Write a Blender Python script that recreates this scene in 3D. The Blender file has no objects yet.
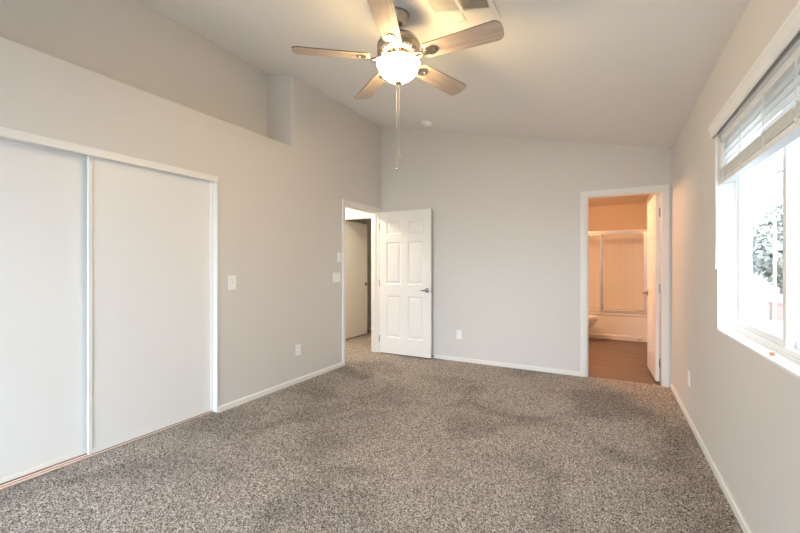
import bpy, bmesh, math, random
from math import sin, cos, pi, radians
from mathutils import Vector, Matrix
import numpy as np

random.seed(4)
S = bpy.context.scene
C = S.collection
# ------------------------------------------------------------------ camera, sky, exposure
YAW = math.atan(209 / 384)
cam = bpy.data.cameras.new('camera')
cam.sensor_width = 36
cam.lens = 384 / 800 * 36
cam.clip_start = 0.02
camo = bpy.data.objects.new('camera', cam)
C.objects.link(camo)
camo.location = (0, 0, 1.25)
camo.rotation_euler = (radians(90), 0, YAW)
S.camera = camo

SKY = 4.2
SUNSIDE = 15.0
w = bpy.data.worlds.new('sky')
S.world = w
w.use_nodes = True
bg = w.node_tree.nodes['Background']
bg.inputs[0].default_value = (.75, .885, 1.0, 1)
# hazy sky, brighter around the sun's side (behind the viewpoint) than on the shaded side
_nt = w.node_tree
_tc = _nt.nodes.new('ShaderNodeTexCoord')
_dp = _nt.nodes.new('ShaderNodeVectorMath')
_dp.operation = 'DOT_PRODUCT'
_dp.inputs[1].default_value = (.06, -.98, .20)
_mr = _nt.nodes.new('ShaderNodeMapRange')
_mr.inputs['From Min'].default_value = .45
_mr.inputs['From Max'].default_value = .95
_mr.inputs['To Min'].default_value = SKY
_mr.inputs['To Max'].default_value = SUNSIDE
_nt.links.new(_tc.outputs['Generated'], _dp.inputs[0])
_nt.links.new(_dp.outputs['Value'], _mr.inputs['Value'])
_nt.links.new(_mr.outputs[0], bg.inputs[1])

LAMP = 76.0        # fan bowl emission
BATH = 260.0
HALL = 140.0
WARM = (1, .68, .30)
BATHCOL = (1, .56, .30)


def portal(name, loc, rot, sx, sy):
    l = bpy.data.lights.new(name, 'AREA')
    l.shape = 'RECTANGLE'
    l.size = sx
    l.size_y = sy
    l.cycles.is_portal = True
    o = bpy.data.objects.new(name, l)
    C.objects.link(o)
    o.location = loc
    o.rotation_euler = rot
    return o


# daylight comes from the sky through the right window and an added rear one
portal('daylight_portal', (0.80, 2.185, 1.45), (0, radians(90), 0), 1.2, 1.5)
portal('daylight_portal', (-1.8, -1.78, 1.17), (radians(90), 0, 0), 2.1, 2.22)

S.view_settings.view_transform = 'Standard'
S.view_settings.look = 'None'
S.view_settings.exposure = 0.2
S.view_settings.gamma = 1
S.view_settings.use_curve_mapping = False
S.cycles.max_bounces = 14
S.cycles.diffuse_bounces = 8
S.cycles.transparent_max_bounces = 16
S.cycles.sample_clamp_indirect = 6.0
S.cycles.caustics_reflective = False
S.cycles.caustics_refractive = False


# ------------------------------------------------------------------ materials
def mat(name, col, rough=.6, metal=0, spec=.5, bump=None, emit=None, estr=0):
    m = bpy.data.materials.new(name)
    m.use_nodes = True
    nt = m.node_tree
    b = nt.nodes['Principled BSDF']
    b.inputs['Base Color'].default_value = (*col, 1)
    b.inputs['Roughness'].default_value = rough
    b.inputs['Metallic'].default_value = metal
    b.inputs['Specular IOR Level'].default_value = spec
    if emit:
        b.inputs['Emission Color'].default_value = (*emit, 1)
        b.inputs['Emission Strength'].default_value = estr
    if bump:
        sc, st, dist = bump
        tc = nt.nodes.new('ShaderNodeTexCoord')
        n = nt.nodes.new('ShaderNodeTexNoise')
        n.inputs['Scale'].default_value = sc
        n.inputs['Detail'].default_value = 4
        bp = nt.nodes.new('ShaderNodeBump')
        bp.inputs['Strength'].default_value = st
        bp.inputs['Distance'].default_value = dist
        nt.links.new(tc.outputs['Object'], n.inputs['Vector'])
        nt.links.new(n.outputs[0], bp.inputs['Height'])
        nt.links.new(bp.outputs[0], b.inputs['Normal'])
    return m


def L(nt, a, b):
    nt.links.new(a, b)


M = {}
M['wall'] = mat('wall_paint', (.70, .68, .655), .55, spec=.35, bump=(60, .12, .004))
M['ceil'] = mat('ceiling_paint', (.83, .82, .80), .8, spec=.2, bump=(70, .15, .004))
M['white'] = mat('white_trim_paint', (.84, .83, .81), .35, spec=.4, bump=(30, .03, .002))
M['door'] = mat('white_door_paint', (.86, .85, .835), .4, spec=.4, bump=(45, .04, .002))
M['closet'] = mat('white_closet_panel', (.83, .83, .83), .38, spec=.4, bump=(8, .02, .002))
M['vinyl'] = mat('white_window_vinyl', (.84, .85, .86), .3)
M['slat'] = mat('white_blind_slat', (.84, .84, .83), .4)
M['plate'] = mat('white_plastic_plate', (.93, .93, .92), .35)
M['dark'] = mat('dark_slot', (.03, .03, .03), .6)
M['rubber'] = mat('dark_rubber', (.05, .05, .055), .7)
M['nickel'] = mat('brushed_nickel', (.50, .44, .40), .25, 1, bump=(150, .05, .001))
M['satin'] = mat('dark_satin_nickel', (.30, .28, .26), .3, 1)
M['chainmetal'] = mat('pale_bead_chain', (.78, .74, .70), .35, .5)
M['chrome'] = mat('chrome', (.82, .82, .83), .15, 1)
M['bathwall'] = mat('bathroom_wall_paint', (.68, .57, .46), .6, bump=(60, .1, .003))
M['tub'] = mat('tub_enamel', (.86, .84, .81), .2)
M['porc'] = mat('porcelain', (.87, .86, .84), .12)
M['cork'] = mat('tan_cork', (.62, .28, .15), .8, bump=(200, .4, .002))
M['alu'] = mat('aluminium_track', (.70, .70, .70), .35, .6)
M['cord'] = mat('white_cord', (.8, .8, .78), .7)
M['ventwhite'] = mat('vent_white_enamel', (.80, .78, .74), .45)
M['ventdark'] = mat('vent_duct_dark', (.06, .05, .04), .9)
M['ground'] = mat('outdoor_concrete', (.30, .30, .30), .9, bump=(3, .3, .02))
M['reflector'] = mat('pale_bounce_concrete', (.62, .60, .57), .9, bump=(3, .3, .02))  # paler than the other ground, to bounce more light indoors
M['bark'] = mat('bark', (.16, .12, .09), .9, bump=(30, .5, .02))
M['leaf'] = mat('dusty_green_leaf', (.20, .215, .18), .7)
M['leaf2'] = mat('grey_green_leaf', (.22, .23, .20), .7)
M['globe'] = mat('lit_globe', (.9, .85, .8), .4, emit=BATHCOL, estr=BATH)
M['hallglobe'] = mat('lit_dome', (.9, .85, .8), .4, emit=(1, .82, .60), estr=HALL)
M['bowl'] = mat('lit_frosted_glass', (.9, .86, .8), .35, emit=WARM, estr=LAMP)
M['bulb'] = mat('lit_bulb', (.9, .9, .9), .4, emit=WARM, estr=LAMP * .2)


def carpet_mat():
    m = mat('brown_grey_carpet', (.3, .26, .23), 1.0, spec=.05)
    nt = m.node_tree
    b = nt.nodes['Principled BSDF']
    tc = nt.nodes.new('ShaderNodeTexCoord')
    v = nt.nodes.new('ShaderNodeTexNoise')
    v.inputs['Scale'].default_value = 140
    v.inputs['Detail'].default_value = 2.5
    v.inputs['Roughness'].default_value = .75
    r = nt.nodes.new('ShaderNodeValToRGB')
    e = r.color_ramp.elements
    e[0].position, e[0].color = .39, (.075, .064, .058, 1)
    e[1].position, e[1].color = .62, (.74, .68, .625, 1)
    k = e.new(.50)
    k.color = (.36, .318, .285, 1)
    # brushed pile and wear, with a shape of its own
    n2 = nt.nodes.new('ShaderNodeTexNoise')
    n2.inputs['Scale'].default_value = 1.4
    n2.inputs['Detail'].default_value = 4
    n2.inputs['Distortion'].default_value = .5
    r2 = nt.nodes.new('ShaderNodeValToRGB')
    f = r2.color_ramp.elements
    f[0].position, f[0].color = .38, (.72, .72, .72, 1)
    f[1].position, f[1].color = .52, (1.0, 1.0, 1.0, 1)
    mx = nt.nodes.new('ShaderNodeMix')
    mx.data_type = 'RGBA'
    mx.blend_type = 'MULTIPLY'
    mx.inputs[0].default_value = 1
    L(nt, tc.outputs['Object'], v.inputs['Vector'])
    L(nt, v.outputs[0], r.inputs[0])
    L(nt, tc.outputs['Object'], n2.inputs['Vector'])
    L(nt, n2.outputs[0], r2.inputs[0])
    L(nt, r.outputs[0], mx.inputs[6])
    L(nt, r2.outputs[0], mx.inputs[7])
    L(nt, mx.outputs[2], b.inputs['Base Color'])
    n3 = nt.nodes.new('ShaderNodeTexNoise')
    n3.inputs['Scale'].default_value = 260
    bp = nt.nodes.new('ShaderNodeBump')
    bp.inputs['Strength'].default_value = .6
    bp.inputs['Distance'].default_value = .006
    L(nt, tc.outputs['Object'], n3.inputs['Vector'])
    L(nt, n3.outputs[0], bp.inputs['Height'])
    L(nt, bp.outputs[0], b.inputs['Normal'])
    return m


M['carpet'] = carpet_mat()


def wood_mat(name, c1, c2, scale, rough, axis=0, coord='Object'):
    m = mat(name, c1, rough)
    nt = m.node_tree
    b = nt.nodes['Principled BSDF']
    tc = nt.nodes.new('ShaderNodeTexCoord')
    mp = nt.nodes.new('ShaderNodeMapping')
    s = [scale] * 3
    s[axis] = scale * .06
    mp.inputs['Scale'].default_value = s
    n = nt.nodes.new('ShaderNodeTexNoise')
    n.inputs['Scale'].default_value = 1
    n.inputs['Detail'].default_value = 6
    r = nt.nodes.new('ShaderNodeValToRGB')
    r.color_ramp.elements[0].position = .35
    r.color_ramp.elements[1].position = .65
    r.color_ramp.elements[0].color = (*c1, 1)
    r.color_ramp.elements[1].color = (*c2, 1)
    L(nt, tc.outputs[coord], mp.inputs[0])
    L(nt, mp.outputs[0], n.inputs['Vector'])
    L(nt, n.outputs[0], r.inputs[0])
    L(nt, r.outputs[0], b.inputs['Base Color'])
    return m


M['blade'] = wood_mat('washed_oak_blade', (.40, .33, .29), (.50, .42, .37), 60, .5)
M['bladeedge'] = mat('dark_blade_edge', (.16, .11, .08), .6)
M['subfloor'] = wood_mat('raw_wood_threshold', (.50, .24, .13), (.72, .42, .27), 30, .7, 1)
M['bathfloor'] = wood_mat('brown_vinyl_floor', (.125, .085, .07), (.20, .145, .12), 14, .42, 0)


def tile_mat(name, c, mortar, size):
    m = mat(name, c, .22)
    nt = m.node_tree
    b = nt.nodes['Principled BSDF']
    tc = nt.nodes.new('ShaderNodeTexCoord')
    sp = nt.nodes.new('ShaderNodeSeparateXYZ')
    ad = nt.nodes.new('ShaderNodeMath')
    ad.operation = 'ADD'
    cb = nt.nodes.new('ShaderNodeCombineXYZ')
    br = nt.nodes.new('ShaderNodeTexBrick')
    br.offset = 0
    br.inputs['Color1'].default_value = (*c, 1)
    br.inputs['Color2'].default_value = (*c, 1)
    br.inputs['Mortar'].default_value = (*mortar, 1)
    br.inputs['Scale'].default_value = 1
    br.inputs['Mortar Size'].default_value = .003
    br.inputs['Brick Width'].default_value = size
    br.inputs['Row Height'].default_value = size
    L(nt, tc.outputs['Object'], sp.inputs[0])
    L(nt, sp.outputs[0], ad.inputs[0])
    L(nt, sp.outputs[1], ad.inputs[1])
    L(nt, ad.outputs[0], cb.inputs[0])
    L(nt, sp.outputs[2], cb.inputs[1])
    L(nt, cb.outputs[0], br.inputs['Vector'])
    L(nt, br.outputs[0], b.inputs['Base Color'])
    return m


M['tile'] = tile_mat('white_shower_tile', (.88, .86, .83), (.76, .73, .69), .108)


def brick_mat():
    m = tile_mat('red_brick', (.24, .15, .13), (.2, .18, .17), .1)
    for n in m.node_tree.nodes:
        if n.type == 'TEX_BRICK':
            n.offset = .5
            n.inputs['Brick Width'].default_value = .22
            n.inputs['Row Height'].default_value = .075
            n.inputs['Mortar Size'].default_value = .01
    m.node_tree.nodes['Principled BSDF'].inputs['Roughness'].default_value = .9
    return m


M['brick'] = brick_mat()


def thin_mix(name, tfac, kind, col, rough=.1):
    """transparent sheet mixed with a surface shader (window glass, textured shower glass, insect screen)"""
    m = bpy.data.materials.new(name)
    m.use_nodes = True
    nt = m.node_tree
    nt.nodes.clear()
    out = nt.nodes.new('ShaderNodeOutputMaterial')
    t = nt.nodes.new('ShaderNodeBsdfTransparent')
    if kind == 'glossy':
        g = nt.nodes.new('ShaderNodeBsdfGlossy')
        g.inputs['Roughness'].default_value = rough
    else:
        g = nt.nodes.new('ShaderNodeBsdfTranslucent' if kind == 'translucent' else 'ShaderNodeBsdfDiffuse')
    g.inputs[0].default_value = (*col, 1)
    mx = nt.nodes.new('ShaderNodeMixShader')
    mx.inputs[0].default_value = tfac
    L(nt, t.outputs[0], mx.inputs[1])
    L(nt, g.outputs[0], mx.inputs[2])
    L(nt, mx.outputs[0], out.inputs[0])
    return m


def slat_mat():
    m = mat('translucent_vinyl_slat', (.86, .86, .85), .4)
    nt = m.node_tree
    t = nt.nodes.new('ShaderNodeBsdfTranslucent')
    t.inputs[0].default_value = (.85, .85, .84, 1)
    mx = nt.nodes.new('ShaderNodeMixShader')
    mx.inputs[0].default_value = .68
    L(nt, nt.nodes['Principled BSDF'].outputs[0], mx.inputs[1])
    L(nt, t.outputs[0], mx.inputs[2])
    L(nt, mx.outputs[0], nt.nodes['Material Output'].inputs[0])
    return m


M['glass'] = thin_mix('window_glass', .05, 'glossy', (1, 1, 1), .01)
M['screen'] = thin_mix('insect_screen_mesh', .35, 'diffuse', (.25, .25, .26))
M['thinslat'] = slat_mat()
M['showerglass'] = thin_mix('textured_shower_glass', .10, 'translucent', (.95, .93, .9))


# ------------------------------------------------------------------ mesh helpers
def new():
    return bmesh.new()


def box(bm, x0, x1, y0, y1, z0, z1, bev=0, mi=0):
    v = [bm.verts.new((x, y, z)) for x in (x0, x1) for y in (y0, y1) for z in (z0, z1)]
    fs = []
    for q in ((0, 1, 3, 2), (4, 6, 7, 5), (0, 4, 5, 1), (2, 3, 7, 6), (0, 2, 6, 4), (1, 5, 7, 3)):
        f = bm.faces.new([v[i] for i in q])
        f.material_index = mi
        fs.append(f)
    if bev:
        es = list({e for f in fs for e in f.edges})
        bmesh.ops.bevel(bm, geom=es, offset=bev, segments=2, affect='EDGES', profile=.5)


def prism(bm, poly, a0, a1, axis):
    """poly in the plane across `axis`; axis x: (y,z), y: (x,z), z: (x,y)"""
    def P(p, a):
        return {'x': (a, p[0], p[1]), 'y': (p[0], a, p[1]), 'z': (p[0], p[1], a)}[axis]
    A = [bm.verts.new(P(p, a0)) for p in poly]
    B = [bm.verts.new(P(p, a1)) for p in poly]
    n = len(poly)
    fs = [bm.faces.new(A), bm.faces.new(B[::-1])]
    for i in range(n):
        fs.append(bm.faces.new((A[i], B[i], B[(i + 1) % n], A[(i + 1) % n])))
    return fs


def lathe(bm, prof, n=32, center=(0, 0, 0), close=False, sx=1, sy=1):
    rings = []
    for r, z in prof:
        if r < 1e-5:
            rings.append([bm.verts.new((center[0], center[1], center[2] + z))])
        else:
            rings.append([bm.verts.new((center[0] + sx * r * cos(2 * pi * i / n), center[1] + sy * r * sin(2 * pi * i / n), center[2] + z)) for i in range(n)])
    for a, b in zip(rings, rings[1:]):
        for i in range(n):
            j = (i + 1) % n
            if len(a) == 1 and len(b) == 1:
                continue
            if len(a) == 1:
                bm.faces.new((a[0], b[i], b[j]))
            elif len(b) == 1:
                bm.faces.new((a[i], b[0], a[j]))
            else:
                bm.faces.new((a[i], b[i], b[j], a[j]))
    for rg, fl in ((rings[0], 1), (rings[-1], 0)):
        if close and len(rg) > 1:
            bm.faces.new(rg)
    return rings


def tube(bm, pts, r, n=8, radii=None):
    pts = [Vector(p) for p in pts]
    rings = []
    for i, p in enumerate(pts):
        d = (pts[min(i + 1, len(pts) - 1)] - pts[max(i - 1, 0)]).normalized()
        u = d.cross(Vector((0, 0, 1)))
        if u.length < 1e-3:
            u = Vector((1, 0, 0))
        u.normalize()
        v = d.cross(u)
        rr = radii[i] if radii else r
        rings.append([bm.verts.new(p + rr * (cos(2 * pi * k / n) * u + sin(2 * pi * k / n) * v)) for k in range(n)])
    for a, b in zip(rings, rings[1:]):
        for k in range(n):
            bm.faces.new((a[k], a[(k + 1) % n], b[(k + 1) % n], b[k]))
    bm.faces.new(rings[0][::-1])
    bm.faces.new(rings[-1])


def obj(name, bm, m, parent=None, smooth=False, mats=None):
    bmesh.ops.recalc_face_normals(bm, faces=bm.faces)
    me = bpy.data.meshes.new(name)
    bm.to_mesh(me)
    bm.free()
    for k in (mats or [m]):
        me.materials.append(M[k])
    if smooth:
        me.polygons.foreach_set('use_smooth', [True] * len(me.polygons))
        try:
            me.set_sharp_from_angle(angle=radians(38))
        except Exception:
            pass
    o = bpy.data.objects.new(name, me)
    C.objects.link(o)
    if parent:
        o.parent = parent
    return o


def tag(o, label, cat, group=None, kind=None):
    if label:
        o['label'] = label
    if cat:
        o['category'] = cat
    if group:
        o['group'] = group
    if kind:
        o['kind'] = kind
    return o


def thing(name, label, cat, loc=(0, 0, 0), rotz=0, group=None, kind=None):
    o = bpy.data.objects.new(name, None)
    o.empty_display_size = .1
    C.objects.link(o)
    o.location = loc
    o.rotation_euler = (0, 0, rotz)
    return tag(o, label, cat, group, kind)


def struct(name, bm, m, label=None, cat=None, smooth=False, mats=None):
    return tag(obj(name, bm, m, None, smooth, mats), label, cat, None, 'structure')


def copy_tree(o, parent=None):
    kids = list(o.children)
    c = o.copy()
    C.objects.link(c)
    c.parent = parent
    for ch in kids:
        copy_tree(ch, c)
    return c


def arc(cx, cy, r, a0, a1, n=5):
    return [(cx + r * cos(radians(a0 + (a1 - a0) * i / n)), cy + r * sin(radians(a0 + (a1 - a0) * i / n))) for i in range(n + 1)]


# ------------------------------------------------------------------ room shell
XL, XR, YB, YF = -2.95, .57, 4.84, -1.6
WT = .13
XO = XL - WT
NB = -3.31


def zc(x):
    return 3.29 - .232 * (x - XL)


# floor: a carpet with real pile bumps
def carpet_grid(x0, x1, y0, y1, step, hmax):
    nx, ny = int((x1 - x0) / step) + 1, int((y1 - y0) / step) + 1
    rng = np.random.default_rng(3)
    xs, ys = np.meshgrid(np.linspace(x0, x1, nx), np.linspace(y0, y1, ny))
    j = step * .3
    jx, jy = rng.uniform(-j, j, xs.shape), rng.uniform(-j, j, xs.shape)
    jx[:, 0] = jx[:, -1] = 0
    jy[0] = jy[-1] = 0
    z = rng.uniform(-hmax, 0, xs.shape)
    co = np.stack([xs + jx, ys + jy, z], -1).reshape(-1).astype(np.float32)
    idx = np.arange(nx * ny).reshape(ny, nx)
    q = np.stack([idx[:-1, :-1], idx[:-1, 1:], idx[1:, 1:], idx[1:, :-1]], -1).reshape(-1, 4).astype(np.int32)
    me = bpy.data.meshes.new('floor')
    me.vertices.add(nx * ny)
    me.vertices.foreach_set('co', co)
    me.loops.add(q.size)
    me.loops.foreach_set('vertex_index', q.reshape(-1))
    me.polygons.add(len(q))
    me.polygons.foreach_set('loop_start', np.arange(0, q.size, 4, dtype=np.int32))
    me.update(calc_edges=True)
    me.validate()
    me.materials.append(M['carpet'])
    o = bpy.data.objects.new('floor', me)
    C.objects.link(o)
    return tag(o, 'speckled brown and grey carpet covering the bedroom floor', 'carpet', None, 'structure')


carpet_grid(-2.99, XR, -1.6, YB + .035, .0085, .008)
b = new()
box(b, -4.75, -2.99, 3.2, 6.4, -.06, -.003)
struct('floor_hallway', b, 'carpet', 'carpet of the hallway past the open six-panel door', 'carpet')
b = new()
box(b, -.95, XR, YB + .035, 8.3, -.06, -.004)
struct('floor_bathroom', b, 'bathfloor', 'dark brown vinyl floor of the bathroom', 'floor')

b = new()
prism(b, [(-3.45, zc(-3.45)), (.75, zc(.75)), (.75, zc(.75) + .12), (-3.45, zc(-3.45) + .12)], -1.72, YB + .13, 'y')
struct('ceiling', b, 'ceil', 'sloped white bedroom ceiling that drops towards the window wall', 'ceiling')

# left wall with closet opening, hallway door opening and the high ledge niche
CY0, CY1, CZ = .15, 2.145, 2.018          # closet opening
HY0, HY1, HZ = 3.95, 4.784, 2.045       # hallway door opening
NY0, NY1, NZ = -.6, 3.03, 2.525           # niche
b = new()


def lw(y0, y1, z0, top=None):
    if top is None:
        prism(b, [(XO, z0), (XL, z0), (XL, zc(XL) + .02), (XO, zc(XO) + .02)], y0, y1, 'y')
    else:
        box(b, XO, XL, y0, y1, z0, top)


lw(-1.72, NY0, -.05)
lw(NY0, CY0, -.05, NZ - .1)
lw(CY0, CY1, CZ, NZ - .1)
lw(CY1, NY1, -.05, NZ - .1)
lw(NY1 + .12, HY0, -.05)
lw(NY1, NY1 + .12, -.05, NZ)
lw(HY0, HY1, HZ)
lw(HY1, YB, -.05)
prism(b, [(NB, NZ - .1), (NB, NZ)] + arc(XL - .012, NZ - .012, .012, 90, 0) + [(XL, NZ - .1)], NY0, NY1, 'y')
# end of the niche, with its rounded corner
R_ = .018
pl_ = [(NB, NY1), ] + [(XL - R_ + R_ * sin(a * pi / 10), NY1 + R_ - R_ * cos(a * pi / 10)) for a in range(6)] + [(XL, NY1 + .12), (NB, NY1 + .12)]
fs = prism(b, pl_, NZ, zc(XL) + .02, 'z')
for v in fs[1].verts:
    v.co.z = zc(v.co.x) + .02
for (y0, y1) in ((NY0 - .12, NY0),):
    prism(b, [(NB, NZ - .1), (XO, NZ - .1), (XO, zc(XO) + .02), (NB, zc(NB) + .02)], y0, y1, 'y')
prism(b, [(NB - .12, NZ - .1), (NB, NZ - .1), (NB, zc(NB) + .02), (NB - .12, zc(NB - .12) + .02)], NY0 - .12, NY1 + .12, 'y')
struct('wall_left', b, 'wall', 'beige-grey left wall with the high ledge niche above the closet', 'wall', smooth=True)

# closet interior
b = new()
box(b, -3.75, -3.66, .0, 2.35, -.05, 2.42)
box(b, -3.66, XO, .0, .08, -.05, 2.42)
box(b, -3.66, XO, 2.27, 2.35, -.05, 2.42)
box(b, -3.66, XO, .08, 2.27, 2.35, 2.42)
struct('wall_closet', b, 'wall', 'walls inside the closet', 'wall')
b = new()
box(b, -3.66, -3.068, .08, 2.27, -.05, -.003)
struct('floor_closet', b, 'carpet', 'carpet inside the closet', 'carpet')

# back wall with the bathroom doorway
BX0, BX1 = -.231, .497
b = new()
for x0, x1, z0 in ((XO, BX0, -.05), (BX0, BX1, HZ), (BX1, XR, -.05)):
    prism(b, [(x0, z0), (x1, z0), (x1, zc(x1) + .02), (x0, zc(x0) + .02)], YB, YB + .12, 'y')
struct('wall_back', b, 'wall', 'beige-grey back wall with the bathroom doorway', 'wall')

# right wall with the window opening
WY0, WY1, WZ0, WZ1 = 1.42, 2.92, .87, 2.03
b = new()
XRO = XR + .15
for y0, y1, z0, z1 in ((-1.72, WY0, -.05, None), (WY0, WY1, -.05, WZ0), (WY0, WY1, WZ1, None), (WY1, 8.38, -.05, None)):
    if z1 is None:
        prism(b, [(XR, z0), (XRO, z0), (XRO, zc(XRO) + .02), (XR, zc(XR) + .02)], y0, y1, 'y')
    else:
        box(b, XR, XRO, y0, y1, z0, z1)
struct('wall_right', b, 'wall', 'beige right wall around the window', 'wall')

b = new()
VX0, VX1, VZ0, VZ1 = -2.85, -.75, .06, 2.28
for x0, x1, z0, z1 in ((XO, VX0, -.05, None), (VX0, VX1, -.05, VZ0), (VX0, VX1, VZ1, None), (VX1, XR, -.05, None)):
    if z1 is None:
        prism(b, [(x0, z0), (x1, z0), (x1, zc(x1) + .02), (x0, zc(x0) + .02)], -1.72, -1.6, 'y')
    else:
        box(b, x0, x1, -1.72, -1.6, z0, z1)
struct('wall_front', b, 'wall', 'wall behind the viewpoint with an added wide window', 'wall')

# hallway and the dim room beyond it
HW = 5.2
b = new()
box(b, -4.75, -4.65, 3.2, 6.4, -.05, 2.46)
box(b, -4.65, XO, 3.2, 3.3, -.05, 2.46)
struct('wall_hallway_left', b, 'wall', 'hallway walls past the open door', 'wall')
b = new()
RX0, RX1 = -3.99, -3.13
for x0, x1, z0 in ((-4.65, RX0, -.05), (RX0, RX1, HZ), (RX1, XO + .1, -.05)):
    box(b, x0, x1, HW, HW + .1, z0, 2.46)
box(b, XO, XO + .1, YB + .12, 6.34, -.05, 2.46)
struct('wall_hallway_back', b, 'wall', 'hallway end wall around the second doorway', 'wall')
b = new()
box(b, -4.65, XO + .1, 6.34, 6.42, -.05, 2.46)
struct('wall_dim_room', b, 'wall', 'far wall of the dim room past the hallway', 'wall')
b = new()
box(b, -4.75, XO, 3.2, YB + .12, 2.44, 2.5)
box(b, -4.75, XO + .1, YB + .12, 6.42, 2.44, 2.5)
struct('ceiling_hallway', b, 'ceil', 'flat hallway ceiling', 'ceiling')

# bathroom shell
BXL = -.95
TY0, TY1 = 7.5, 8.26
b = new()
box(b, BXL - .1, BXL, YB + .12, 8.38, -.05, 2.42)
struct('wall_bathroom_left', b, 'bathwall', 'left bathroom wall', 'wall')
b = new()
box(b, BXL, XR, TY1, TY1 + .1, -.05, 2.42)
struct('wall_bathroom_back', b, 'bathwall', 'back bathroom wall above the tiled tub surround', 'wall')
b = new()
box(b, BXL - .1, XR + .1, YB + .12, 8.38, 2.40, 2.46)
struct('ceiling_bathroom', b, 'bathwall', 'bathroom ceiling', 'ceiling')
b = new()
box(b, BXL, XR, TY1 - .012, TY1, .455, 1.93)
box(b, BXL, BXL + .012, TY0, TY1 - .012, .455, 1.93)
box(b, XR - .012, XR, TY0, TY1 - .012, .455, 1.93)
struct('wall_tile_surround', b, 'tile', 'square white tiles around the bathtub', 'tile surround')


# baseboards
def base_y(bm, x, y0, y1, side):     # along y, side=+1 sticks out to +x
    p = [(x, -.004), (x + side * .013, -.004), (x + side * .013, .038), (x + side * .007, .047), (x, .047)]
    prism(bm, p, y0, y1, 'y')


def base_x(bm, y, x0, x1, side):
    p = [(y, -.004), (y + side * .013, -.004), (y + side * .013, .038), (y + side * .007, .047), (y, .047)]
    prism(bm, p, x0, x1, 'x')


b = new()
base_y(b, XL, CY1 + .005, HY0 - .058, 1)
base_y(b, XL, YF, CY0, 1)
struct('baseboard_left', b, 'white', 'white baseboard along the left wall', 'baseboard')
b = new()
base_x(b, YB, XL, BX0 - .058, -1)
struct('baseboard_back', b, 'white', 'white baseboard along the back wall', 'baseboard')
b = new()
base_y(b, XR, YF, YB - .02, -1)
struct('baseboard_right', b, 'white', 'white baseboard along the window wall', 'baseboard')
b = new()
base_x(b, 6.34, -4.65, XO + .1, -1)
base_y(b, -4.65, 3.3, HW, 1)
struct('baseboard_hallway', b, 'white', 'white baseboard in the dim room past the hallway', 'baseboard')
b = new()
base_y(b, BXL, YB + .12, TY0, 1)
struct('baseboard_bathroom', b, 'white', 'white baseboard in the bathroom', 'baseboard')


# casings and jambs
def casing(bm, u0, u1, z1, face, out, thick, axis, wall_back, w=.057):
    """door casing round the opening u0..u1, plus the jamb lining through the wall"""
    def bx(a0, a1, f0, f1, zz0, zz1, bev=0):
        f0, f1 = min(f0, f1), max(f0, f1)
        if axis == 'y':
            box(bm, f0, f1, a0, a1, zz0, zz1, bev)
        else:
            box(bm, a0, a1, f0, f1, zz0, zz1, bev)
    for t, ww in ((thick * .55, w), (thick, w * .62)):
        e0, e1 = (w - ww) * .25, (w - ww) * .75
        if ww == w:
            e0 = e1 = 0
        bx(u0 - w + e0, u0 - e1, face, face + out * t, -.004, z1 + w - e0, .002)
        bx(u1 + e1, u1 + w - e0, face, face + out * t, -.004, z1 + w - e0, .002)
        bx(u0 - e1, u1 + e1, face, face + out * t, z1 + e1, z1 + w - e0, .002)
    # jamb lining 12 mm and stop
    bx(u0, u0 + .012, face, wall_back, -.004, z1)
    bx(u1 - .012, u1, face, wall_back, -.004, z1)
    bx(u0 + .012, u1 - .012, face, wall_back, z1 - .012, z1)


b = new()
casing(b, HY0, HY1, HZ, XL, 1, .016, 'y', XO)
box(b, XL - .075, XL - .05, HY0 + .012, HY0 + .024, -.004, HZ - .012)
box(b, XL - .075, XL - .05, HY1 - .024, HY1 - .012, -.004, HZ - .012)
struct('trim_1', b, 'white', 'white casing and jamb around the hallway doorway', 'door trim')
b = new()
casing(b, BX0, BX1, HZ, YB, -1, .016, 'x', YB + .12)
casing(b, BX0, BX1, HZ, YB + .12, 1, .014, 'x', YB + .11)
box(b, BX0 + .012, BX0 + .024, YB + .04, YB + .065, -.004, HZ - .012)
struct('trim_2', b, 'white', 'white casing and jamb around the bathroom doorway', 'door trim')
b = new()
casing(b, RX0, RX1, HZ, HW, -1, .016, 'x', HW + .1)
struct('trim_3', b, 'white', 'white casing of the doorway across the hallway', 'door trim')
# closet surround: fascia over the tracks, side trim
b = new()
box(b, XL - .03, XL + .006, CY0, CY1 + .004, 1.972, CZ + .004, .002)
box(b, XO + .01, XL - .03, CY0, CY1, 2.0, CZ, 0)
box(b, XO + .01, XL + .006, CY1 - .012, CY1 + .004, .0, 1.972, .002)
box(b, XO + .01, XL + .006, CY0 - .004, CY0 + .022, .0, 1.972, .002)
struct('trim_4', b, 'white', 'white head track fascia and side trim of the closet opening', 'closet trim')
b = new()
box(b, -3.075, -2.99, CY0, CY1, -.03, .006)
struct('trim_5', b, 'subfloor', 'strip of bare orange wood under the closet doors', 'threshold')
b = new()
for x in (-3.066, -3.024, -2.986):
    box(b, x - .003, x + .003, CY0 + .022, CY1 - .022, .0055, .0105)
struct('trim_6', b, 'white', 'white metal floor track of the sliding closet doors', 'floor track')


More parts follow.
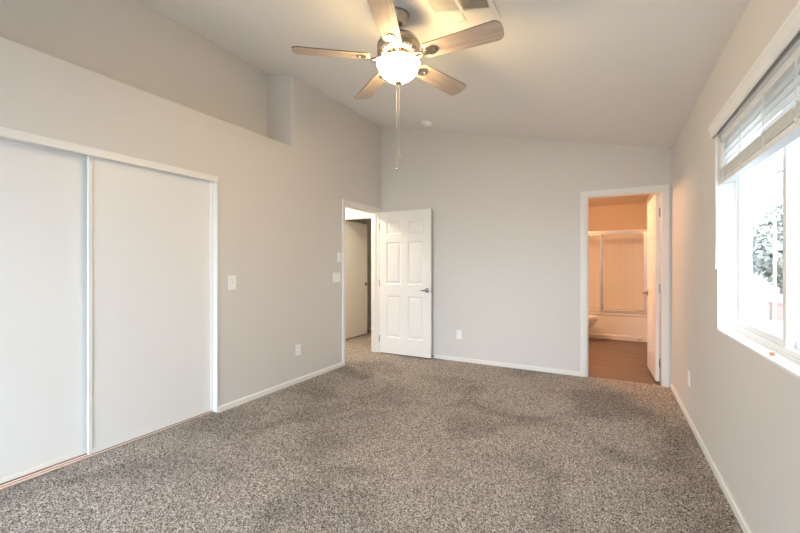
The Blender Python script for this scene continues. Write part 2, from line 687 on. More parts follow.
# ------------------------------------------------------------------ doors
def panel_face(bm, Wd, H, y, s, panels):
    """one face of a moulded six-panel leaf at y, facing direction s"""
    us = sorted({0, Wd} | {p[0] for p in panels} | {p[1] for p in panels})
    vs = sorted({0, H} | {p[2] for p in panels} | {p[3] for p in panels})
    for u0, u1 in zip(us, us[1:]):
        for v0, v1 in zip(vs, vs[1:]):
            hit = [p for p in panels if p[0] <= u0 + 1e-6 and p[1] >= u1 - 1e-6 and p[2] <= v0 + 1e-6 and p[3] >= v1 - 1e-6]
            if not hit:
                bm.faces.new([bm.verts.new((u, y, v)) for u, v in ((u0, v0), (u1, v0), (u1, v1), (u0, v1))])
    for p in panels:
        prev = None
        for inset, dep in ((0, 0), (.004, .002), (.014, .010), (.026, .010), (.044, .003), (.05, .002)):
            rg = [bm.verts.new((u, y - s * dep, v)) for u, v in
                  ((p[0] + inset, p[2] + inset), (p[1] - inset, p[2] + inset), (p[1] - inset, p[3] - inset), (p[0] + inset, p[3] - inset))]
            if prev:
                for k in range(4):
                    bm.faces.new((prev[k], prev[(k + 1) % 4], rg[(k + 1) % 4], rg[k]))
            prev = rg
        bm.faces.new(prev)


def leaf_bm(Wd, H, T, panelled=True):
    bm = new()
    if panelled:
        st = .112 if Wd > .75 else .1
        mu = .105 if Wd > .75 else .09
        pw = (Wd - 2 * st - mu) / 2
        cols = ((st, st + pw), (st + pw + mu, Wd - st))
        rows = ((.225, .825), (.985, 1.585), (1.70, 1.89))
        ps = [(c[0], c[1], r[0], r[1]) for c in cols for r in rows]
        panel_face(bm, Wd, H, 0, -1, ps)
        panel_face(bm, Wd, H, T, 1, ps)
        for q in (((0, 0, 0), (0, T, 0), (0, T, H), (0, 0, H)), ((Wd, 0, 0), (Wd, T, 0), (Wd, T, H), (Wd, 0, H)),
                  ((0, 0, 0), (Wd, 0, 0), (Wd, T, 0), (0, T, 0)), ((0, 0, H), (Wd, 0, H), (Wd, T, H), (0, T, H))):
            bm.faces.new([bm.verts.new(c) for c in q])
        bmesh.ops.remove_doubles(bm, verts=bm.verts, dist=1e-5)
    else:
        box(bm, 0, Wd, 0, T, 0, H, .002)
    return bm


def rot_pts(bm, mtx):
    bmesh.ops.transform(bm, matrix=mtx, verts=bm.verts)


def handle(parent, u, T, z, s, mname='nickel'):
    """lever handle with a round rose on side s of a leaf; the lever points to the hinge"""
    y0 = 0 if s < 0 else T
    bm = new()
    lathe(bm, [(0, 0), (.033, 0), (.033, .004), (.029, .009), (.014, .012), (.011, .018), (.011, .042), (0, .042)], 24)
    rot_pts(bm, Matrix.Translation((u, y0, z)) @ Matrix.Rotation(radians(90 if s < 0 else -90), 4, 'X'))
    rose = obj('door_handle', bm, 'satin', parent, True)
    bm = new()
    yy = y0 + s * .046
    tube(bm, [(u + .016, yy, z), (u, yy, z), (u - .035, yy + s * .004, z + .002), (u - .058, yy, z - .001), (u - .078, yy - s * .006, z - .004)],
         .008, 10, [.009, .0125, .009, .0075, .005])
    obj('lever', bm, 'satin', rose, True)
    return rose


def hinge_part(parent, z, T, y):
    bm = new()
    lathe(bm, [(0, -.046), (.004, -.046), (.0065, -.044), (.0065, .044), (.004, .046), (0, .05)], 12)
    rot_pts(bm, Matrix.Translation((-.004, y, z)))
    obj('hinge', bm, 'nickel', parent, True)


def make_door(name, label, Wd, loc, rotz, panelled=True, H=2.02, T=.035, sides=(-1, 1), hinge_y=0, hz=(.2, 1.0, 1.82)):
    d = thing(name, label, 'door', loc, rotz, None, 'structure')
    obj('door_leaf', leaf_bm(Wd, H, T, panelled), 'door', d)
    for s in sides:
        handle(d, Wd - .052, T, .915, s)
    bm = new()
    box(bm, Wd - .0005, Wd + .001, T * .5 - .012, T * .5 + .012, .88, .94)
    obj('latch_plate', bm, 'nickel', d)
    for z in hz:
        hinge_part(d, z, T, hinge_y)
    return d


# bedroom door, hinged at the far jamb, swung open along the back wall
make_door('door_1', 'open white six-panel door standing against the back wall', .805, (-2.915, 4.772 - .035, .012), radians(0.5))
# bathroom door, hinged on the right jamb, swung into the bathroom
make_door('door_2', 'white six-panel door opened inward against the bathroom right wall', .70, (.478, YB + .125, .012), radians(92.0), hinge_y=0)
# door of the dim room beyond the hallway
make_door('door_3', 'plain white flush door standing open across the hallway', .71, (RX0 + .014 + .035, HW + .06, .012), radians(90), False)


def closet_door(name, label, x, y0, y1):
    d = thing(name, label, 'closet door', (x, y0, 0), 0, None, 'structure')
    wd = y1 - y0
    bm = new()
    box(bm, .004, .014, .01, wd - .01, .022, 1.985)
    obj('door_panel', bm, 'closet', d)
    bm = new()
    for a, c in ((0, .024), (wd - .016, wd)):
        box(bm, 0, .02, a, c, .014, 1.99, .003)
    obj('stile', bm, 'white', d)
    bm = new()
    box(bm, .0, .018, .024, wd - .016, .014, .040, .002)
    box(bm, .0, .018, .024, wd - .016, 1.965, 1.99, .002)
    obj('rail', bm, 'white', d)


closet_door('door_4', 'white sliding closet door on the left, set behind the other', -3.055, CY0 + .024, 1.30)
closet_door('door_5', 'white sliding closet door on the right, in the front track', -3.012, 1.232, CY1 - .014)

# ------------------------------------------------------------------ window in the right wall
win = thing('window_1', 'white sliding vinyl window in the right wall', 'window', (XR + .08, (WY0 + WY1) / 2, WZ0), 0, None, 'structure')
ox, oy, oz = win.location


def W_(name, boxes, m, parent=None, bev=.002):
    bm = new()
    for q in boxes:
        box(bm, q[0] - ox, q[1] - ox, q[2] - oy, q[3] - oy, q[4] - oz, q[5] - oz, bev)
    return obj(name, bm, m, parent or win)


fx0, fx1 = XR + .078, XRO - .004
fw = .034
g = .006
W_('window_sill', [(XR - .002, fx0 + .01, WY0, WY1, WZ0 - .004, WZ0 + .008)], 'white')
W_('window_reveal', [(XR - .002, fx0 + .01, WY1 - .008, WY1 + .002, WZ0 + .008, WZ1), (XR - .002, fx0 + .01, WY0 - .002, WY0 + .008, WZ0 + .008, WZ1),
                     (XR - .002, fx0 + .01, WY0, WY1, WZ1 - .008, WZ1 + .002)], 'white')
W_('window_frame', [(fx0, fx1, WY1 - fw - g, WY1 - g, WZ0 + g, WZ1 - g), (fx0, fx1, WY0 + g, WY0 + g + fw, WZ0 + g, WZ1 - g),
                    (fx0, fx1, WY0 + g + fw, WY1 - g - fw, WZ0 + g, WZ0 + g + fw), (fx0, fx1, WY0 + g + fw, WY1 - g - fw, WZ1 - g - fw, WZ1 - g),
                    (fx0 - .006, fx0 + .008, WY0 + g, WY1 - g, WZ0 + g, WZ0 + g + .014), (fx0 - .006, fx0 + .008, WY1 - g - .014, WY1 - g, WZ0 + g + .014, WZ1 - g)], 'vinyl')
ym = 2.215
for nm, a, c, x0, x1 in (('sash', ym - .02, WY1 - g - fw + .004, fx0 + .006, fx0 + .034), ('sash', WY0 + g + fw - .004, ym + .02, fx0 + .036, fx0 + .062)):
    z0, z1, sw = WZ0 + g + fw - .006, WZ1 - g - fw + .006, .036
    sh = W_('sash', [(x0, x1, c - sw, c, z0, z1), (x0, x1, a, a + sw, z0, z1), (x0, x1, a + sw, c - sw, z0, z0 + sw), (x0, x1, a + sw, c - sw, z1 - sw, z1)], 'vinyl')
    xm = (x0 + x1) / 2
    W_('glass_pane', [(xm - .002, xm + .002, a + sw - .004, c - sw + .004, z0 + sw - .004, z1 - sw + .004)], 'glass', sh, 0)
W_('insect_screen', [(fx1 - .004, fx1 - .003, WY0 + g + fw, ym, WZ0 + .04, WZ1 - .04)], 'screen', None, 0)
for z in (1.27, 1.66):
    W_('sash_latch', [(fx0 - .006, fx0 + .008, ym + .012, ym + .042, z - .004, z + .004)], 'alu', None, .0015)

# unseen rear window, added to bring in more daylight
added_win = thing('added_rear_window', 'wide white window added behind the viewpoint for more daylight', 'window', (0, -1.66, 0), 0, None, 'structure')
bm = new()
for a, c, z0, z1 in ((VX0, VX0 + .05, VZ0, VZ1), (VX1 - .05, VX1, VZ0, VZ1), (-1.825, -1.775, VZ0 + .05, VZ1 - .05), (VX0 + .05, VX1 - .05, VZ0, VZ0 + .05), (VX0 + .05, VX1 - .05, VZ1 - .05, VZ1)):
    box(bm, a, c, -.03, .03, z0, z1, .003)
fr = obj('window_frame', bm, 'vinyl', added_win)
bm = new()
box(bm, VX0 + .05, VX1 - .05, -.002, .002, VZ0 + .05, VZ1 - .05)
obj('glass_pane', bm, 'glass', added_win)

# ------------------------------------------------------------------ blind
bl = thing('window_blind', 'white horizontal slat blind drawn up over the window', 'blind', (XR, (WY0 + WY1) / 2, 2.02))
bx_, by_, bz_ = bl.location
YA, YZ = WY0 + .012, WY1 - .012


def B_(name, bm, m, parent=None, smooth=False):
    rot_pts(bm, Matrix.Translation((-bx_, -by_, -bz_)))
    return obj(name, bm, m, parent or bl, smooth)


bm = new()   # valance with a crown profile
pv = [(XR - .028, 2.022), (XR - .034, 2.03), (XR - .030, 2.045), (XR - .034, 2.07), (XR - .042, 2.082), (XR - .042, 2.09), (XR - .002, 2.09), (XR - .002, 2.08),
      (XR - .022, 2.08), (XR - .022, 2.022)]
prism(bm, pv, WY0 - .03, WY1 + .03, 'y')
for yy in (WY0 - .03, WY1 + .018):
    box(bm, XR - .03, XR - .002, yy, yy + .012, 2.024, 2.082)
B_('valance', bm, 'slat')
bm = new()
box(bm, XR + .012, XR + .062, YA, YZ, 1.985, 2.022, .002)
B_('headrail', bm, 'slat')


def slat(zc_, tilt, xc=XR + .036, wdt=.05, mt='thinslat'):
    bm = new()
    n = 4
    pts = []
    for k in range(n + 1):
        t = k / n * 2 - 1
        pts.append((t * wdt / 2, .0035 * (1 - t * t)))
    poly = [(x, z + .0012) for x, z in pts] + [(x, z - .0012) for x, z in reversed(pts)]
    ct, st = cos(tilt), sin(tilt)
    poly = [(xc + x * ct - z * st, zc_ + x * st + z * ct) for x, z in poly]
    prism(bm, poly, YA, YZ, 'y')
    return B_('slat', bm, mt, None, True)


for k in range(5):
    slat(1.968 - .0385 * k, radians(72))
for k in range(17):
    slat(1.772 + .0034 * k, radians(random.uniform(-1.5, 1.5)), XR + .036 + random.uniform(-.002, .002), .05, 'slat')
bm = new()
box(bm, XR + .009, XR + .063, YA, YZ, 1.738, 1.765, .004)
B_('bottom_rail', bm, 'slat')
for y in (2.82, 2.5, 2.17, 1.84, 1.52):
    bm = new()
    for x in (XR + .0065, XR + .0655):
        tube(bm, [(x, y, 1.99), (x, y, 1.765)], .0012, 6)
        tube(bm, [(x, y + .012, 1.99), (x, y + .012, 1.765)], .0012, 6)
    box(bm, XR + .005, XR + .012, y - .006, y + .018, 1.755, 1.769, .002)
    tube(bm, [(XR + .004, y - .012, 1.83), (XR - .004, y - .002, 1.80), (XR - .003, y + .010, 1.79), (XR + .004, y + .018, 1.815)], .0018, 6)
    B_('ladder_cord', bm, 'cord')
bm = new()
tube(bm, [(XR - .012, 2.885, 2.035), (XR - .014, 2.885, 1.75), (XR - .013, 2.885, 1.26)], .0055, 6)
tube(bm, [(XR - .013, 2.885, 1.262), (XR - .013, 2.885, 1.235)], .008, 8, [.006, .008])
B_('tilt_wand', bm, 'slat')
bm = new()
for dy in (-.016, -.024):
    tube(bm, [(XR - .012, 2.885 + dy, 2.035), (XR - .012, 2.887 + dy, 1.30)], .0016, 6)
tube(bm, [(XR - .012, 2.866, 1.305), (XR - .012, 2.866, 1.27)], .006, 8, [.003, .008])
B_('lift_cord', bm, 'cord')

# ------------------------------------------------------------------ ceiling fan
FX, FY = -1.19, 2.165
zt = zc(FX)
fan = thing('ceiling_fan', 'five-blade ceiling fan with washed wood blades and a lit glass bowl', 'ceiling fan', (FX, FY, zt))


def F_(name, bm, m, parent=None, smooth=True, mats=None):
    return obj(name, bm, m, parent or fan, smooth, mats)


bm = new()
lathe(bm, [(0, .012), (.068, .012), (.070, -.018), (.066, -.032), (.06, -.040), (.056, -.062), (.042, -.082), (.024, -.094), (0, -.094)], 32)
F_('canopy', bm, 'nickel')
bm = new()
tube(bm, [(0, 0, -.06), (0, 0, -.19)], .0135, 16)
F_('downrod', bm, 'nickel')
H0 = 2.733 - zt         # top of the housing, relative
bm = new()
lathe(bm, [(0, H0 + .012), (.03, H0 + .012), (.034, H0), (.075, H0 - .008), (.118, H0 - .028), (.134, H0 - .05), (.138, H0 - .058), (.138, H0 - .072), (.134, H0 - .076),
           (.134, H0 - .096), (.138, H0 - .10), (.138, H0 - .112), (.128, H0 - .124), (.10, H0 - .136), (.085, H0 - .142), (0, H0 - .142)], 48)
F_('motor_housing', bm, 'nickel')
bm = new()
zl = 2.567 - zt
lathe(bm, [(0, H0 - .135), (.062, H0 - .135), (.066, zl + .02), (.095, zl + .006), (.110, zl - .004), (.106, zl - .008), (0, zl - .008)], 36)
F_('light_fitter', bm, 'nickel')
# glass bowl, open at its top rim
zr = 2.555 - zt
prof = [(.118, zr - .001), (.135, zr), (.139, zr - .006), (.136, zr - .013), (.126, zr - .020), (.128, zr - .028), (.122, zr - .046), (.108, zr - .067), (.086, zr - .088), (.058, zr - .106), (.03, zr - .118), (0, zr - .123)]
inner = [(0, zr - .118), (.028, zr - .113), (.055, zr - .101), (.082, zr - .083), (.103, zr - .063), (.116, zr - .044), (.121, zr - .028), (.119, zr - .020), (.118, zr - .001)]
bm = new()
lathe(bm, prof + inner, 48)
bowl = F_('glass_bowl', bm, 'bowl')
bm = new()
lathe(bm, [(0, zr - .119), (.022, zr - .12), (.024, zr - .126), (.014, zr - .134), (.009, zr - .140), (.006, zr - .147), (.003, zr - .153), (0, zr - .154)], 20)
F_('finial', bm, 'nickel', bowl)
bm = new()
lathe(bm, [(0, -.05), (.018, -.044), (.026, -.028), (.022, -.012), (.012, 0), (0, 0)], 16, (.055, 0, zr - .01))
F_('light_bulb', bm, 'bulb')
bm = new()
lathe(bm, [(0, -.05), (.018, -.044), (.026, -.028), (.022, -.012), (.012, 0), (0, 0)], 16, (-.055, 0, zr - .01))
F_('light_bulb', bm, 'bulb')

ZB = 2.588 - zt
PITCH = radians(-13)
R0, R1 = .185, .665


def blade_bm():
    bm = new()
    w0, w1, rc = .115, .148, .045
    out = [(R0 + .012, -w0 / 2), (R1 - rc, -w1 / 2)]
    out += [(R1 - rc + rc * sin(a * pi / 12), -w1 / 2 + rc - rc * cos(a * pi / 12)) for a in range(1, 6)]
    out += [(R1, -w1 / 2 + rc), (R1 + .003, 0), (R1, w1 / 2 - rc)]
    out += [(R1 - rc + rc * cos(a * pi / 12), w1 / 2 - rc + rc * sin(a * pi / 12)) for a in range(1, 6)]
    out += [(R1 - rc, w1 / 2), (R0 + .012, w0 / 2), (R0, w0 / 2 - .012), (R0, -w0 / 2 + .012)]
    fs = prism(bm, out, -.003, .003, 'z')
    for f in fs[2:]:
        f.material_index = 1
    return bm


def bracket_bm():
    bm = new()
    # curved arm from the motor to the blade, with a scroll plate carrying three screws
    for s in (-1, 1):
        tube(bm, [(.085, s * .012, .004), (.12, s * .02, -.010), (.155, s * .018, -.014), (.185, s * .010, -.011), (.205, s * .02, -.008)], .006, 8, [.008, .007, .006, .006, .007])
    poly = [(.19, -.016), (.205, -.03), (.235, -.034), (.262, -.02), (.27, 0), (.262, .02), (.235, .034), (.205, .03), (.19, .016)]
    prism(bm, poly, -.0085, -.0035, 'z')
    for p in ((.21, -.017), (.21, .017), (.252, 0)):
        lathe(bm, [(0, -.0125), (.005, -.011), (.006, -.0085)], 10, (p[0], p[1], 0))
    box(bm, .075, .10, -.022, .022, -.004, .012, .003)
    return bm


A0 = 1.0
proto = None
for k in range(5):
    if proto is None:
        bb = blade_bm()
        rot_pts(bb, Matrix.Rotation(PITCH, 4, 'X'))
        p1 = obj('blade', bb, None, fan, False, ['blade', 'bladeedge'])
        bb = bracket_bm()
        rot_pts(bb, Matrix.Rotation(PITCH, 4, 'X'))
        p2 = obj('blade_bracket', bb, 'nickel', fan, True)
        proto = (p1, p2)
        pr = proto
    else:
        pr = []
        for o in proto:
            c = o.copy()
            C.objects.link(c)
            c.parent = fan
            pr.append(c)
    for o in pr:
        o.location = (0, 0, ZB)
        o.rotation_euler = (0, 0, radians(A0 + 72 * k))


def chain(x, y, z0, z1, pend):
    bm = new()
    z = z0
    tube(bm, [(x, y, z0), (x, y, z1)], .0005, 6)
    while z > z1:
        lathe(bm, [(0, .0013), (.0011, 0), (0, -.0013)], 6, (x, y, z))
        z -= .0055
    c = F_('pull_chain', bm, 'chainmetal')
    bm = new()
    if pend == 'ball':
        lathe(bm, [(0, .008), (.004, .006), (.007, 0), (.006, -.006), (0, -.009)], 14, (x, y, z1))
    else:
        lathe(bm, [(0, .022), (.003, .02), (.004, .005), (.008, -.004), (.007, -.016), (0, -.02)], 14, (x, y, z1))
    F_('pendant', bm, 'nickel' if pend == 'ball' else 'blade', c)


rx, ry = cos(YAW), sin(YAW)
chain(-.013 * rx, -.013 * ry, 2.56 - zt - .12, 1.875 - zt, 'ball')
chain(.004 * rx + .004, .004 * ry - .004, 2.56 - zt - .12, 1.965 - zt, 'bell')


# ------------------------------------------------------------------ ceiling vent
vt = thing('ceiling_vent', 'white rectangular air vent on the ceiling beside the fan', 'vent', ((-.765), 2.06, zc(-.765)))
vt.rotation_euler = (0, math.atan(.232), 0)
hx, hy = .205, .25


def V_(name, bxs, m, bev=0):
    bm = new()
    for q in bxs:
        box(bm, *q, bev)
    return obj(name, bm, m, vt)


ly1 = .125   # louvre banks end here
V_('vent_frame', [(-hx, -hx + .03, -hy, ly1, -.012, 0), (hx - .03, hx, -hy, ly1, -.012, 0), (-hx + .03, hx - .03, -hy, -hy + .03, -.012, 0),
                  (-hx, hx, ly1, hy, -.009, 0), (-.012, .012, -hy + .03, ly1, -.012, 0)], 'ventwhite', .002)
V_('duct', [(-hx + .03, hx - .03, -hy + .03, ly1, -.001, .0)], 'ventdark')
V_('access_plate', [(-hx + .03, -.008, ly1 + .012, hy - .022, -.012, -.008), (.004, hx - .03, ly1 + .012, hy - .022, -.012, -.008)], 'ventwhite', .0015)
V_('catch', [(-.07, -.045, hy - .014, hy - .002, -.014, -.008)], 'ventwhite', .002)
for sgn, x0, x1 in ((1, -hx + .03, -.012), (-1, .012, hx - .03)):
    n = 15
    for k in range(n):
        xc = x0 + (x1 - x0) * (k + .5) / n
        bm = new()
        t = radians(38) * sgn
        a = .0062
        poly = [(xc - a * cos(t), -.006 - a * sin(t)), (xc + a * cos(t), -.006 + a * sin(t)), (xc + a * cos(t), -.0048 + a * sin(t)), (xc - a * cos(t), -.0048 - a * sin(t))]
        prism(bm, poly, -hy + .03, ly1, 'y')
        obj('louvre', bm, 'ventwhite', vt)

# smoke detector
sd = thing('smoke_detector', 'small round white smoke detector on the ceiling near the back wall', 'smoke detector', (-2.03, 4.44, zc(-2.03)))
sd.rotation_euler = (0, math.atan(.232), 0)
bm = new()
lathe(bm, [(0, 0), (.066, 0), (.068, -.01), (.064, -.014), (0, -.014)], 32)
obj('base', bm, 'plate', sd, True)
bm = new()
lathe(bm, [(0, -.013), (.055, -.013), (.057, -.022), (.052, -.030), (.034, -.037), (.033, -.034), (.024, -.034), (.023, -.040), (0, -.042)], 32)
obj('cover', bm, 'plate', sd, True)


# ------------------------------------------------------------------ wall plates
def plate(name, label, cat, loc, rotz, w_, h_, kind):
    """local: plate lies in x/z, sticks out to -y"""
    t = thing(name, label, cat, loc, rotz)
    bm = new()
    box(bm, -w_ / 2, w_ / 2, -.006, 0, -h_ / 2, h_ / 2, .0025)
    obj('cover_plate', bm, 'plate', t)
    if kind == 'toggle':
        bm = new()
        box(bm, -.006, .006, -.0075, -.005, -.0125, .0125, .001)
        sw = obj('switch', bm, 'alu', t)
        bm = new()
        prism(bm, [(-.006, -.006), (-.018, .004), (-.018, .010), (-.006, .006)], -.004, .004, 'x')
        obj('toggle', bm, 'plate', sw)
    if kind == 'double':
        for x in (-.023, .023):
            bm = new()
            box(bm, x - .0165, x + .0165, -.0085, -.005, -.033, .033, .0015)
            obj('rocker', bm, 'plate', t)
    if kind == 'outlet':
        for z in (-.02, .02):
            bm = new()
            box(bm, -.0165, .0165, -.0085, -.005, z - .014, z + .014, .003)
            r = obj('receptacle', bm, 'plate', t)
            bm = new()
            box(bm, -.0075, -.0055, -.0089, -.008, z - .003, z + .007)
            box(bm, .0055, .0075, -.0089, -.008, z - .003, z + .006)
            lathe(bm, [(0, -.0002), (.0026, -.0002), (.0026, .0002), (0, .0002)], 8)
            obj('slot', bm, 'dark', r)
    return t


PL, PR = radians(90), radians(-90)    # on the left wall they face +x; on the right wall -x
plate('light_switch', 'white single light switch on the left wall beside the closet', 'light switch', (XL, 2.288, 1.107), PL, .08, .125, 'toggle')
plate('light_switch', 'white wide double light switch beside the hallway door casing', 'light switch', (XL, 3.785, 1.117), PL, .15, .118, 'double')
plate('power_outlet', 'white power outlet low on the left wall', 'power outlet', (XL, 3.116, .35), PL, .075, .12, 'outlet')
plate('power_outlet', 'white power outlet low on the back wall beside the open door', 'power outlet', (-1.742, YB, .35), 0, .075, .12, 'outlet')
plate('power_outlet', 'white power outlet low on the window wall near the bathroom doorway', 'power outlet', (XR, 3.84, .345), PR, .078, .12, 'outlet')
t = thing('wall_sensor', 'narrow white blank box above the double light switch', 'wall box', (XL, 3.838, 1.365), PL)
bm = new()
box(bm, -.036, .036, -.012, 0, -.06, .06, .004)
obj('housing', bm, 'plate', t)
bm = new()
box(bm, -.026, .026, -.0135, -.0115, -.048, .048, .001)
obj('front_cover', bm, 'plate', t)
bm = new()
box(bm, -1.382 - .058, -1.382 + .058, YB - .004, YB, .258, .372, .002)
tag(obj('blank_wall_plate', bm, 'wall'), 'wall-coloured blank plate low on the back wall', 'wall plate')

# door stop on the back baseboard
ds = thing('door_stop', 'small door stop with dark rubber tip on the back baseboard', 'door stop', (-2.105, YB - .013, .034))
bm = new()
lathe(bm, [(0, 0), (.011, 0), (.011, .004), (.005, .008), (.005, .038), (0, .038)], 14)
rot_pts(bm, Matrix.Rotation(radians(90), 4, 'X'))
obj('rod', bm, 'nickel', ds, True)
bm = new()
lathe(bm, [(0, .036), (.009, .036), (.010, .05), (.007, .053), (0, .053)], 14)
rot_pts(bm, Matrix.Rotation(radians(90), 4, 'X'))
obj('rubber_tip', bm, 'rubber', ds, True)

# small bit left on the sill
bm = new()
lathe(bm, [(0, 0), (.0065, 0), (.007, .003), (.006, .013), (.005, .014), (0, .014)], 12)
rot_pts(bm, Matrix.Translation((.593, 2.15, WZ0 + .0148)) @ Matrix.Rotation(radians(25), 4, 'Z') @ Matrix.Rotation(radians(90), 4, 'Y'))
tag(obj('cork_stopper', bm, 'cork', None, True), 'tiny orange-brown stopper lying on the white window sill', 'stopper')

# ------------------------------------------------------------------ bathroom
# tub: apron, rim and basin
tub = thing('bathtub', 'white alcove bathtub behind framed glass shower doors', 'bathtub', ((BXL + XR) / 2, TY0, 0))
hw = (XR - BXL) / 2 - .014
bm = new()
ap = [(.0, .0), (.0, .07), (.012, .078), (.022, .085), (.022, .40), (.01, .415), (.0, .425), (.0, .445), (.006, .452), (.05, .452), (.05, .0)]
prism(bm, ap, -hw, hw, 'x')
obj('apron', bm, 'tub', tub, True)
bm = new()
D_ = TY1 - TY0 - .014
rings = []
for inx, iny, z, rr in ((0, 0, .452, .0), (.075, .075, .452, .09), (.085, .085, .44, .09), (.12, .10, .20, .10), (.18, .14, .10, .12), (.25, .19, .085, .12)):
    x0, x1, y0, y1 = -hw + inx, hw - inx, .05 + iny - .045 * (iny > 0), D_ - iny
    pts = []
    for cx, cy, a in ((x1, y1, 0), (x0, y1, 90), (x0, y0, 180), (x1, y0, 270)):
        sx_, sy_ = (1 if cx == x1 else -1), (1 if cy == y1 else -1)
        for k in range(5):
            an = radians(a + 90 * k / 4)
            pts.append((cx - sx_ * rr + rr * cos(an), cy - sy_ * rr + rr * sin(an), z))
    rings.append([bm.verts.new(p) for p in pts])
for a_, b_ in zip(rings, rings[1:]):
    n = len(a_)
    for k in range(n):
        bm.faces.new((a_[k], a_[(k + 1) % n], b_[(k + 1) % n], b_[k]))
bm.faces.new(rings[-1])
obj('basin', bm, 'tub', tub, True)
bm = new()
box(bm, .60, .66, -.004, .002, .028, .040, .001)
obj('drain_cover', bm, 'chrome', tub)

sdv = thing('shower_door', 'framed sliding glass shower doors standing on the tub rim', 'shower door', ((BXL + XR) / 2, TY0 + .03, .452))
o0 = sdv.location


def S_(name, q, m, parent=None, bev=.002):
    bm = new()
    box(bm, q[0] - o0[0], q[1] - o0[0], q[2] - o0[1], q[3] - o0[1], q[4] - o0[2], q[5] - o0[2], bev)
    return obj(name, bm, m, parent or sdv)


ty = TY0 + .03
sl, sr = BXL + .014, XR - .014
S_('top_rail', (sl, sr, ty - .022, ty + .022, 1.825, 1.868), 'chrome')
S_('bottom_track', (sl, sr, ty - .022, ty + .022, .453, .475), 'chrome')
S_('side_jamb', (sl, sl + .022, ty - .018, ty + .018, .475, 1.825), 'chrome')
S_('side_jamb', (sr - .022, sr, ty - .018, ty + .018, .475, 1.825), 'chrome')
for a, c, yy in ((sl + .024, -.09, ty + .010), (-.135, sr - .024, ty - .010)):
    bm = new()
    for q in ((a, a + .024), (c - .024, c)):
        box(bm, q[0] - o0[0], q[1] - o0[0], yy - .007 - o0[1], yy + .007 - o0[1], .478 - o0[2], 1.822 - o0[2], .002)
    for q in ((.478, .492), (1.80, 1.822)):
        box(bm, a + .024 - o0[0], c - .024 - o0[0], yy - .006 - o0[1], yy + .006 - o0[1], q[0] - o0[2], q[1] - o0[2], .001)
    f = obj('panel_frame', bm, 'chrome', sdv)
    S_('glass_panel', (a + .022, c - .022, yy - .002, yy + .002, .49, 1.803), 'showerglass', f, 0)
S_('towel_knob', (-.13, -.115, ty - .04, ty - .017, 1.09, 1.14), 'chrome')

# toilet, faces +x
TXC, TYC = -.95, 7.14
to = thing('toilet', 'white toilet beside the bathtub with its bowl facing right', 'toilet', (TXC, TYC, 0))


def loft(bm, secs, n=28):
    rings = []
    for cx, rx_, ry_, z in secs:
        rings.append([bm.verts.new((cx + rx_ * cos(2 * pi * k / n), ry_ * sin(2 * pi * k / n), z)) for k in range(n)])
    for a_, b_ in zip(rings, rings[1:]):
        for k in range(n):
            bm.faces.new((a_[k], a_[(k + 1) % n], b_[(k + 1) % n], b_[k]))
    bm.faces.new(rings[0])
    bm.faces.new(rings[-1])


bm = new()
loft(bm, [(.40, .21, .11, 0), (.40, .215, .112, .02), (.40, .20, .10, .05), (.405, .18, .09, .14), (.43, .20, .105, .20), (.485, .25, .15, .28), (.51, .27, .178, .35), (.515, .275, .185, .385), (.515, .27, .18, .392)])
obj('bowl', bm, 'porc', to, True)
bm = new()
loft(bm, [(.515, .275, .187, .392), (.517, .282, .192, .398), (.517, .282, .192, .410), (.515, .275, .186, .414)])
st = obj('seat', bm, 'porc', to, True)
bm = new()
loft(bm, [(.51, .27, .183, .414), (.512, .278, .188, .42), (.512, .276, .186, .432), (.508, .25, .165, .438)])
obj('lid', bm, 'porc', to, True)
bm = new()
box(bm, .02, .21, -.23, .23, .37, .73, .02)
tk = obj('tank', bm, 'porc', to, True)
bm = new()
box(bm, .012, .218, -.238, .238, .73, .76, .01)
obj('tank_lid', bm, 'porc', tk, True)
bm = new()
tube(bm, [(.21, -.17, .68), (.225, -.17, .68), (.23, -.12, .675)], .006, 8)
obj('flush_lever', bm, 'chrome', tk, True)

# unseen vanity light, added as the source of the bathroom's warm light
vl = thing('unseen_vanity_light', 'unseen chrome bar light with warm globes, added to light the bathroom', 'wall lamp', (BXL, 5.9, 2.08))
bm = new()
box(bm, 0, .03, -.3, .3, -.05, .05, .005)
obj('back_bar', bm, 'chrome', vl)
for dy in (-.2, 0, .2):
    bm = new()
    lathe(bm, [(0, -.05), (.03, -.042), (.047, -.02), (.05, 0), (.047, .02), (.03, .042), (0, .05)], 20, (.085, dy, 0))
    obj('globe', bm, 'globe', vl, True)

# unseen dome light, added to give the hallway its warm light
hl = thing('unseen_hall_light', 'unseen round warm dome light added on the hallway ceiling', 'ceiling light', (-3.75, 4.35, 2.44))
bm = new()
lathe(bm, [(0, 0), (.15, 0), (.155, -.02), (.15, -.025), (0, -.025)], 32)
obj('base', bm, 'nickel', hl, True)
bm = new()
lathe(bm, [(.14, -.025), (.13, -.05), (.1, -.075), (.05, -.092), (0, -.096)], 32)
obj('dome', bm, 'hallglobe', hl, True)

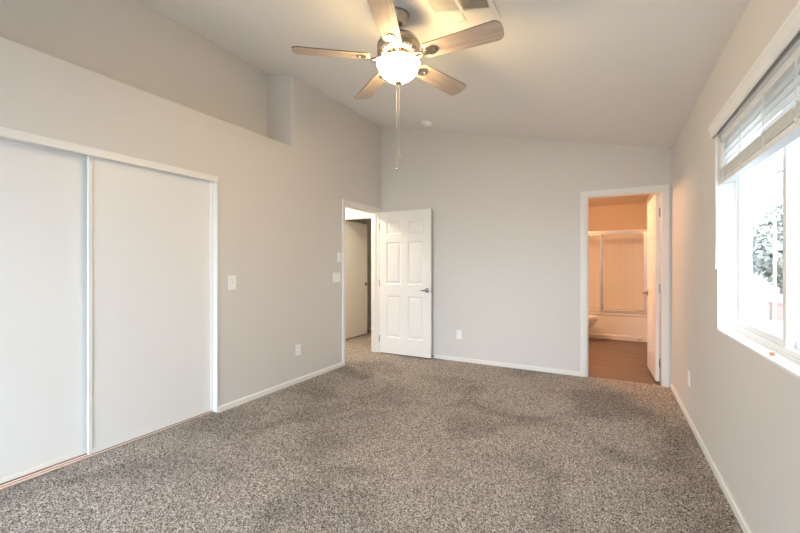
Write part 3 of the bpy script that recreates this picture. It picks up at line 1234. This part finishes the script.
# ------------------------------------------------------------------ outdoors beyond the window
b = new()
box(b, XRO + .01, 45, -20, 45, -.4, -.3)
struct('ground', b, 'ground', 'pale paving outside the window', 'ground')
b = new()
box(b, 4.14, 12, 14.9, 15.1, -.31, .16)
box(b, 4.12, 12, 14.86, 15.14, .16, .22)
struct('wall_garden', b, 'brick', 'low red brick wall outside the window', 'garden wall')
b = new()
box(b, -20, XRO + .01, -30, -1.8, -.4, -.3)
struct('ground_reflector', b, 'reflector', 'unseen pale ground patio outside the rear window', 'reflector')  # pale ground added out of view to bounce daylight up to the ceiling
b = new()
tube(b, [(4.09, 14.5, -.31), (4.09, 14.5, 2.55)], .035, 12)
tube(b, [(4.09, 14.5, 2.54), (4.09, 14.5, 2.60)], .05, 12)
tag(obj('garden_post', b, 'vinyl'), 'slender white post outside in front of the brick wall', 'post')


def tree(name, label, x, y, r, hgt, zt0, m, n=3200, group=None):
    t = thing(name, label, 'tree', (x, y, -.3), 0, group)
    bm = new()
    tube(bm, [(0, 0, -.02), (.05, 0, zt0 * .5), (0, .05, zt0 + .4)], .09, 8, [.12, .09, .06])
    for k in range(4):
        a = k * 1.6 + x
        tube(bm, [(0, 0, zt0 * .8), (cos(a) * r * .4, sin(a) * r * .4, zt0 + hgt * .3)], .03, 6, [.05, .02])
    obj('trunk', bm, 'bark', t, True)
    bm = new()
    lumps = [(random.uniform(-.45, .45) * r, random.uniform(-.45, .45) * r, zt0 + hgt * random.uniform(.25, .8), r * random.uniform(.4, .62)) for _ in range(9)]
    for k in range(n):
        cx, cy, cz, cr = random.choice(lumps)
        v = Vector((random.gauss(0, 1), random.gauss(0, 1), random.gauss(0, 1))).normalized() * cr * random.uniform(.75, 1)
        p = Vector((cx, cy, cz)) + v
        u = Vector((random.gauss(0, 1), random.gauss(0, 1), random.gauss(0, 1))).normalized()
        q = u.cross(v).normalized()
        s1, s2 = random.uniform(.09, .18), random.uniform(.05, .09)
        bm.faces.new([bm.verts.new(p + a) for a in (-u * s1, q * s2, u * s1, -q * s2)])
    obj('crown', bm, m, t)


tree('garden_tree', 'rounded green tree seen through the window behind the brick wall', 5.15, 16.7, 1.3, 2.5, .3, 'leaf')
tree('garden_tree', 'taller grey-green tree further off beyond the other tree', 6.5, 21.5, 1.8, 3.2, 1.0, 'leaf2')
